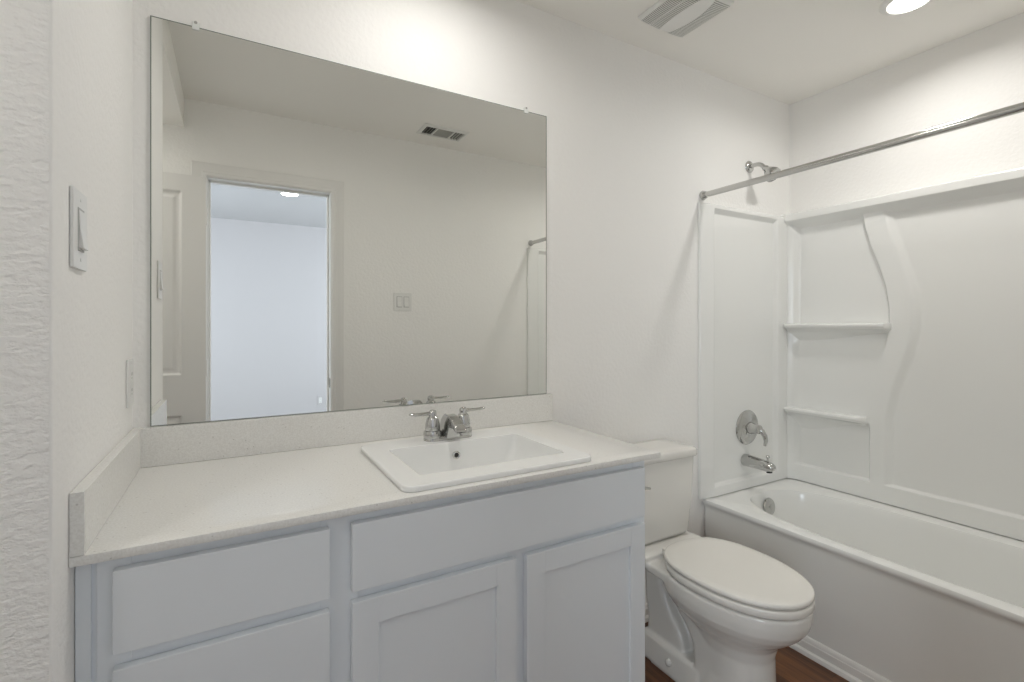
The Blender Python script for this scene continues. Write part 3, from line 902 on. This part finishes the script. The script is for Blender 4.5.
def outlet(name, c, n, label, w=0.07, h=0.115, deco=True):
    tt = thing(name, c, label, 'outlet')
    plate_bm(Vector(c) + Vector(n) * 0.0004, n, w, h).build('cover_plate', M['plastic'] if deco else M['bedroom'], tt)
    u, v, nn = frame_wall(n)
    rc = wall_box(c, n, 0, 0, 0.034, 0.067, 0.0050, 0.0072, 0.0008).build('receptacle', M['plastic'], tt)
    for s in (-1, 1):
        sl = MB()
        for q in (-1, 1):
            o = Vector(c) + u * (q * 0.0063) + v * (s * 0.0195 + 0.002) + nn * 0.0069
            sl.prism([(-0.0011, -0.004), (0.0011, -0.004), (0.0011, 0.004), (-0.0011, 0.004)], (o, u, v, nn), 0.0006)
        sl.lathe([(0.0, 0), (0.0024, 0), (0.0024, 0.0006), (0.0, 0.0006)], Vector(c) + v * (s * 0.0195 - 0.008) + nn * 0.0069, nn, 10)
        sl.build('socket', M['grey'], rc)
    if deco:
        for s in (-1, 1):
            bt = MB()
            o = Vector(c) + u * 0.0 + v * (s * 0.0045) + nn * 0.0069
            bt.prism([(-0.007, -0.003), (0.007, -0.003), (0.007, 0.003), (-0.007, 0.003)], (o, u, v, nn), 0.0012, 0.0003, 1)
            bt.build('test_button', M['plastic'], rc)
    for s in (-1, 1):
        MB().lathe([(0.0, 0), (0.003, 0), (0.0026, 0.0008), (0.0, 0.001)], Vector(c) + v * (s * 0.0485) + nn * 0.0058, nn, 12).build('screw', M['plastic'], tt)
    return tt


switch('light_switch', (0, -0.516, 1.429), (1, 0, 0), 1, 'white single rocker light switch on the side wall, left of the mirror', 0.082, 0.128)
outlet('electrical_outlet', (0, -0.057, 1.1335), (1, 0, 0), 'white outlet with test buttons low on the side wall, close above the side splash')
switch('light_switch', (1.177, YF, 1.426), (0, 1, 0), 2, 'white double rocker light switch beside the doorway, seen in the mirror', 0.118, 0.118)
outlet('electrical_outlet', (1.155, BY, 0.36), (0, 1, 0), 'small white outlet on the far bedroom wall, seen through the doorway in the mirror', deco=False)

# ------------------------------------------------------------------ ceiling fittings
def downlight(x, y, label, H=H):
    tt = thing('recessed_light', (x, y, H), label, 'ceiling light', 'round ceiling lights')
    MB().lathe([(0.064, 0.0), (0.086, 0.0), (0.0865, 0.003), (0.082, 0.007), (0.071, 0.011), (0.0655, 0.012), (0.063, 0.008)], (x, y, H - 0.0004), (0, 0, -1), 48, False, False).build('trim_ring', M['plastic'], tt)
    MB().lathe([(0.0, 0.0), (0.0650, 0.0), (0.0650, 0.009), (0.0, 0.0100)], (x, y, H - 0.0006), (0, 0, -1), 48).build('lens', M['lens'], tt)


downlight(2.385, -0.722, 'round lit recessed ceiling light above the bathtub')
downlight(0.77, -0.42, 'round lit recessed ceiling light above the sink, in front of the mirror')
downlight(-0.52, -1.28, 'round lit fill light added unseen in the lower alcove ceiling by the doorway', 2.32)  # made-up fitting around the added alcove fill lamp
downlight(0.67, -3.28, 'round lit recessed bedroom ceiling light seen through the doorway in the mirror')

t = thing('exhaust_fan', (1.711, -0.285, H), 'white square ceiling exhaust fan grille with a curved smooth band, above the toilet', 'exhaust fan')
ex, ey, hh_ = 1.711, -0.275, 0.122
b = MB()
N = 36
ax = [ex - hh_ + 2 * hh_ * i / N for i in range(N + 1)]
ay = [ey - hh_ + 2 * hh_ * i / N for i in range(N + 1)]
def dome(x, y):
    u, v = (x - ex) / hh_, (y - ey) / hh_
    e = min(1.0, (1 - max(abs(u), abs(v))) / 0.12)
    return 0.006 + 0.010 * math.sqrt(max(0.0, 1 - (1 - e) ** 2)) + 0.012 * (1 - u * u) * (1 - 0.35 * v * v) * min(1, e * 1.0)
b.grid(ax, ay, lambda x, y: (x, y, H - dome(x, y)), lambda x, y: (x, y, H - 0.0005))
b.build('cover', M['plastic'], t, smooth=50)
# louvred fields either side of the smooth band: dark recess with fine slats
def field(u0, u1, curve0, curve1, v0=-0.86, v1=0.86, n=30):
    g, s_ = MB(), MB()
    vsx = [v0 + (v1 - v0) * i / 40 for i in range(41)]
    def lim(v):
        return u0 + curve0 * (1 - v * v), u1 + curve1 * (1 - v * v)
    rs_ = []
    for v in vsx:
        a, c = lim(v)
        ring = []
        for k in range(7):
            x = ex + hh_ * (a + (c - a) * k / 6)
            y = ey + hh_ * v
            ring.append((x, y, H - dome(x, y) - 0.0006))
        rs_.append(ring)
    g.rings(rs_, False, False, close=False)
    g.build('louvre_recess', M['grey'], t, smooth=50, fix=False)
    for i in range(n):
        v = v0 + (v1 - v0) * (i + 0.5) / n
        a, c = lim(v)
        p = []
        for k in range(5):
            x = ex + hh_ * (a + (c - a) * k / 4)
            y = ey + hh_ * v
            p.append((x, y, H - dome(x, y) - 0.0012))
        s_.tube(p, 0.0016, 5)
    s_.build('louvre_slat', M['plastic'], t)
field(-0.92, -0.60, -0.02, 0.0, -0.93, 0.93)
field(-0.55, -0.12, 0.0, -0.16, -0.93, 0.93)
field(0.20, 0.92, 0.22, 0.0, -0.93, 0.93)

t = thing('air_register', (1.357, -1.304, H), 'white ceiling air register with dark louvres, seen reflected in the mirror', 'air vent')
rx, ry, rw, rd = 1.357, -1.304, 0.145, 0.085
b = MB()
b.rings([rrect(rx, ry, rw, rd, 0.004, H - 0.0004), rrect(rx, ry, rw, rd, 0.004, H - 0.004), rrect(rx, ry, rw - 0.012, rd - 0.012, 0.004, H - 0.010), rrect(rx, ry, rw - 0.020, rd - 0.024, 0.003, H - 0.010), rrect(rx, ry, rw - 0.022, rd - 0.026, 0.003, H - 0.002)], False, False)
for x in (rx - 0.056, rx + 0.056):
    b.box((x - 0.004, ry - rd + 0.022, H - 0.011), (x + 0.004, ry + rd - 0.022, H - 0.002))
b.build('frame', M['plastic'], t, smooth=30)
MB().box((rx - rw + 0.018, ry - rd + 0.022, H - 0.0018), (rx + rw - 0.018, ry + rd - 0.022, H - 0.0008)).build('duct_opening', M['duct'], t, smooth=0)
b = MB()
for i in range(6):
    y = ry - 0.05 + i * 0.02
    b.prism([(0, 0), (0.006, 0.006), (0.0068, 0.0052), (0.0008, -0.0008)], ((rx - 0.05, y, H - 0.009), (0, 1, 0), (0, 0, 1), (1, 0, 0)), 0.10)
for sgn in (-1, 1):
    for i in range(3):
        x = rx + sgn * (0.074 + i * 0.018)
        b.prism([(0, 0), (sgn * 0.006, -0.006), (sgn * 0.0068, -0.0052), (sgn * 0.0008, 0.0008)], ((x, ry - 0.06, H - 0.004), (1, 0, 0), (0, 0, 1), (0, 1, 0)), 0.12)
b.build('louvre', M['grey'], t, smooth=0)
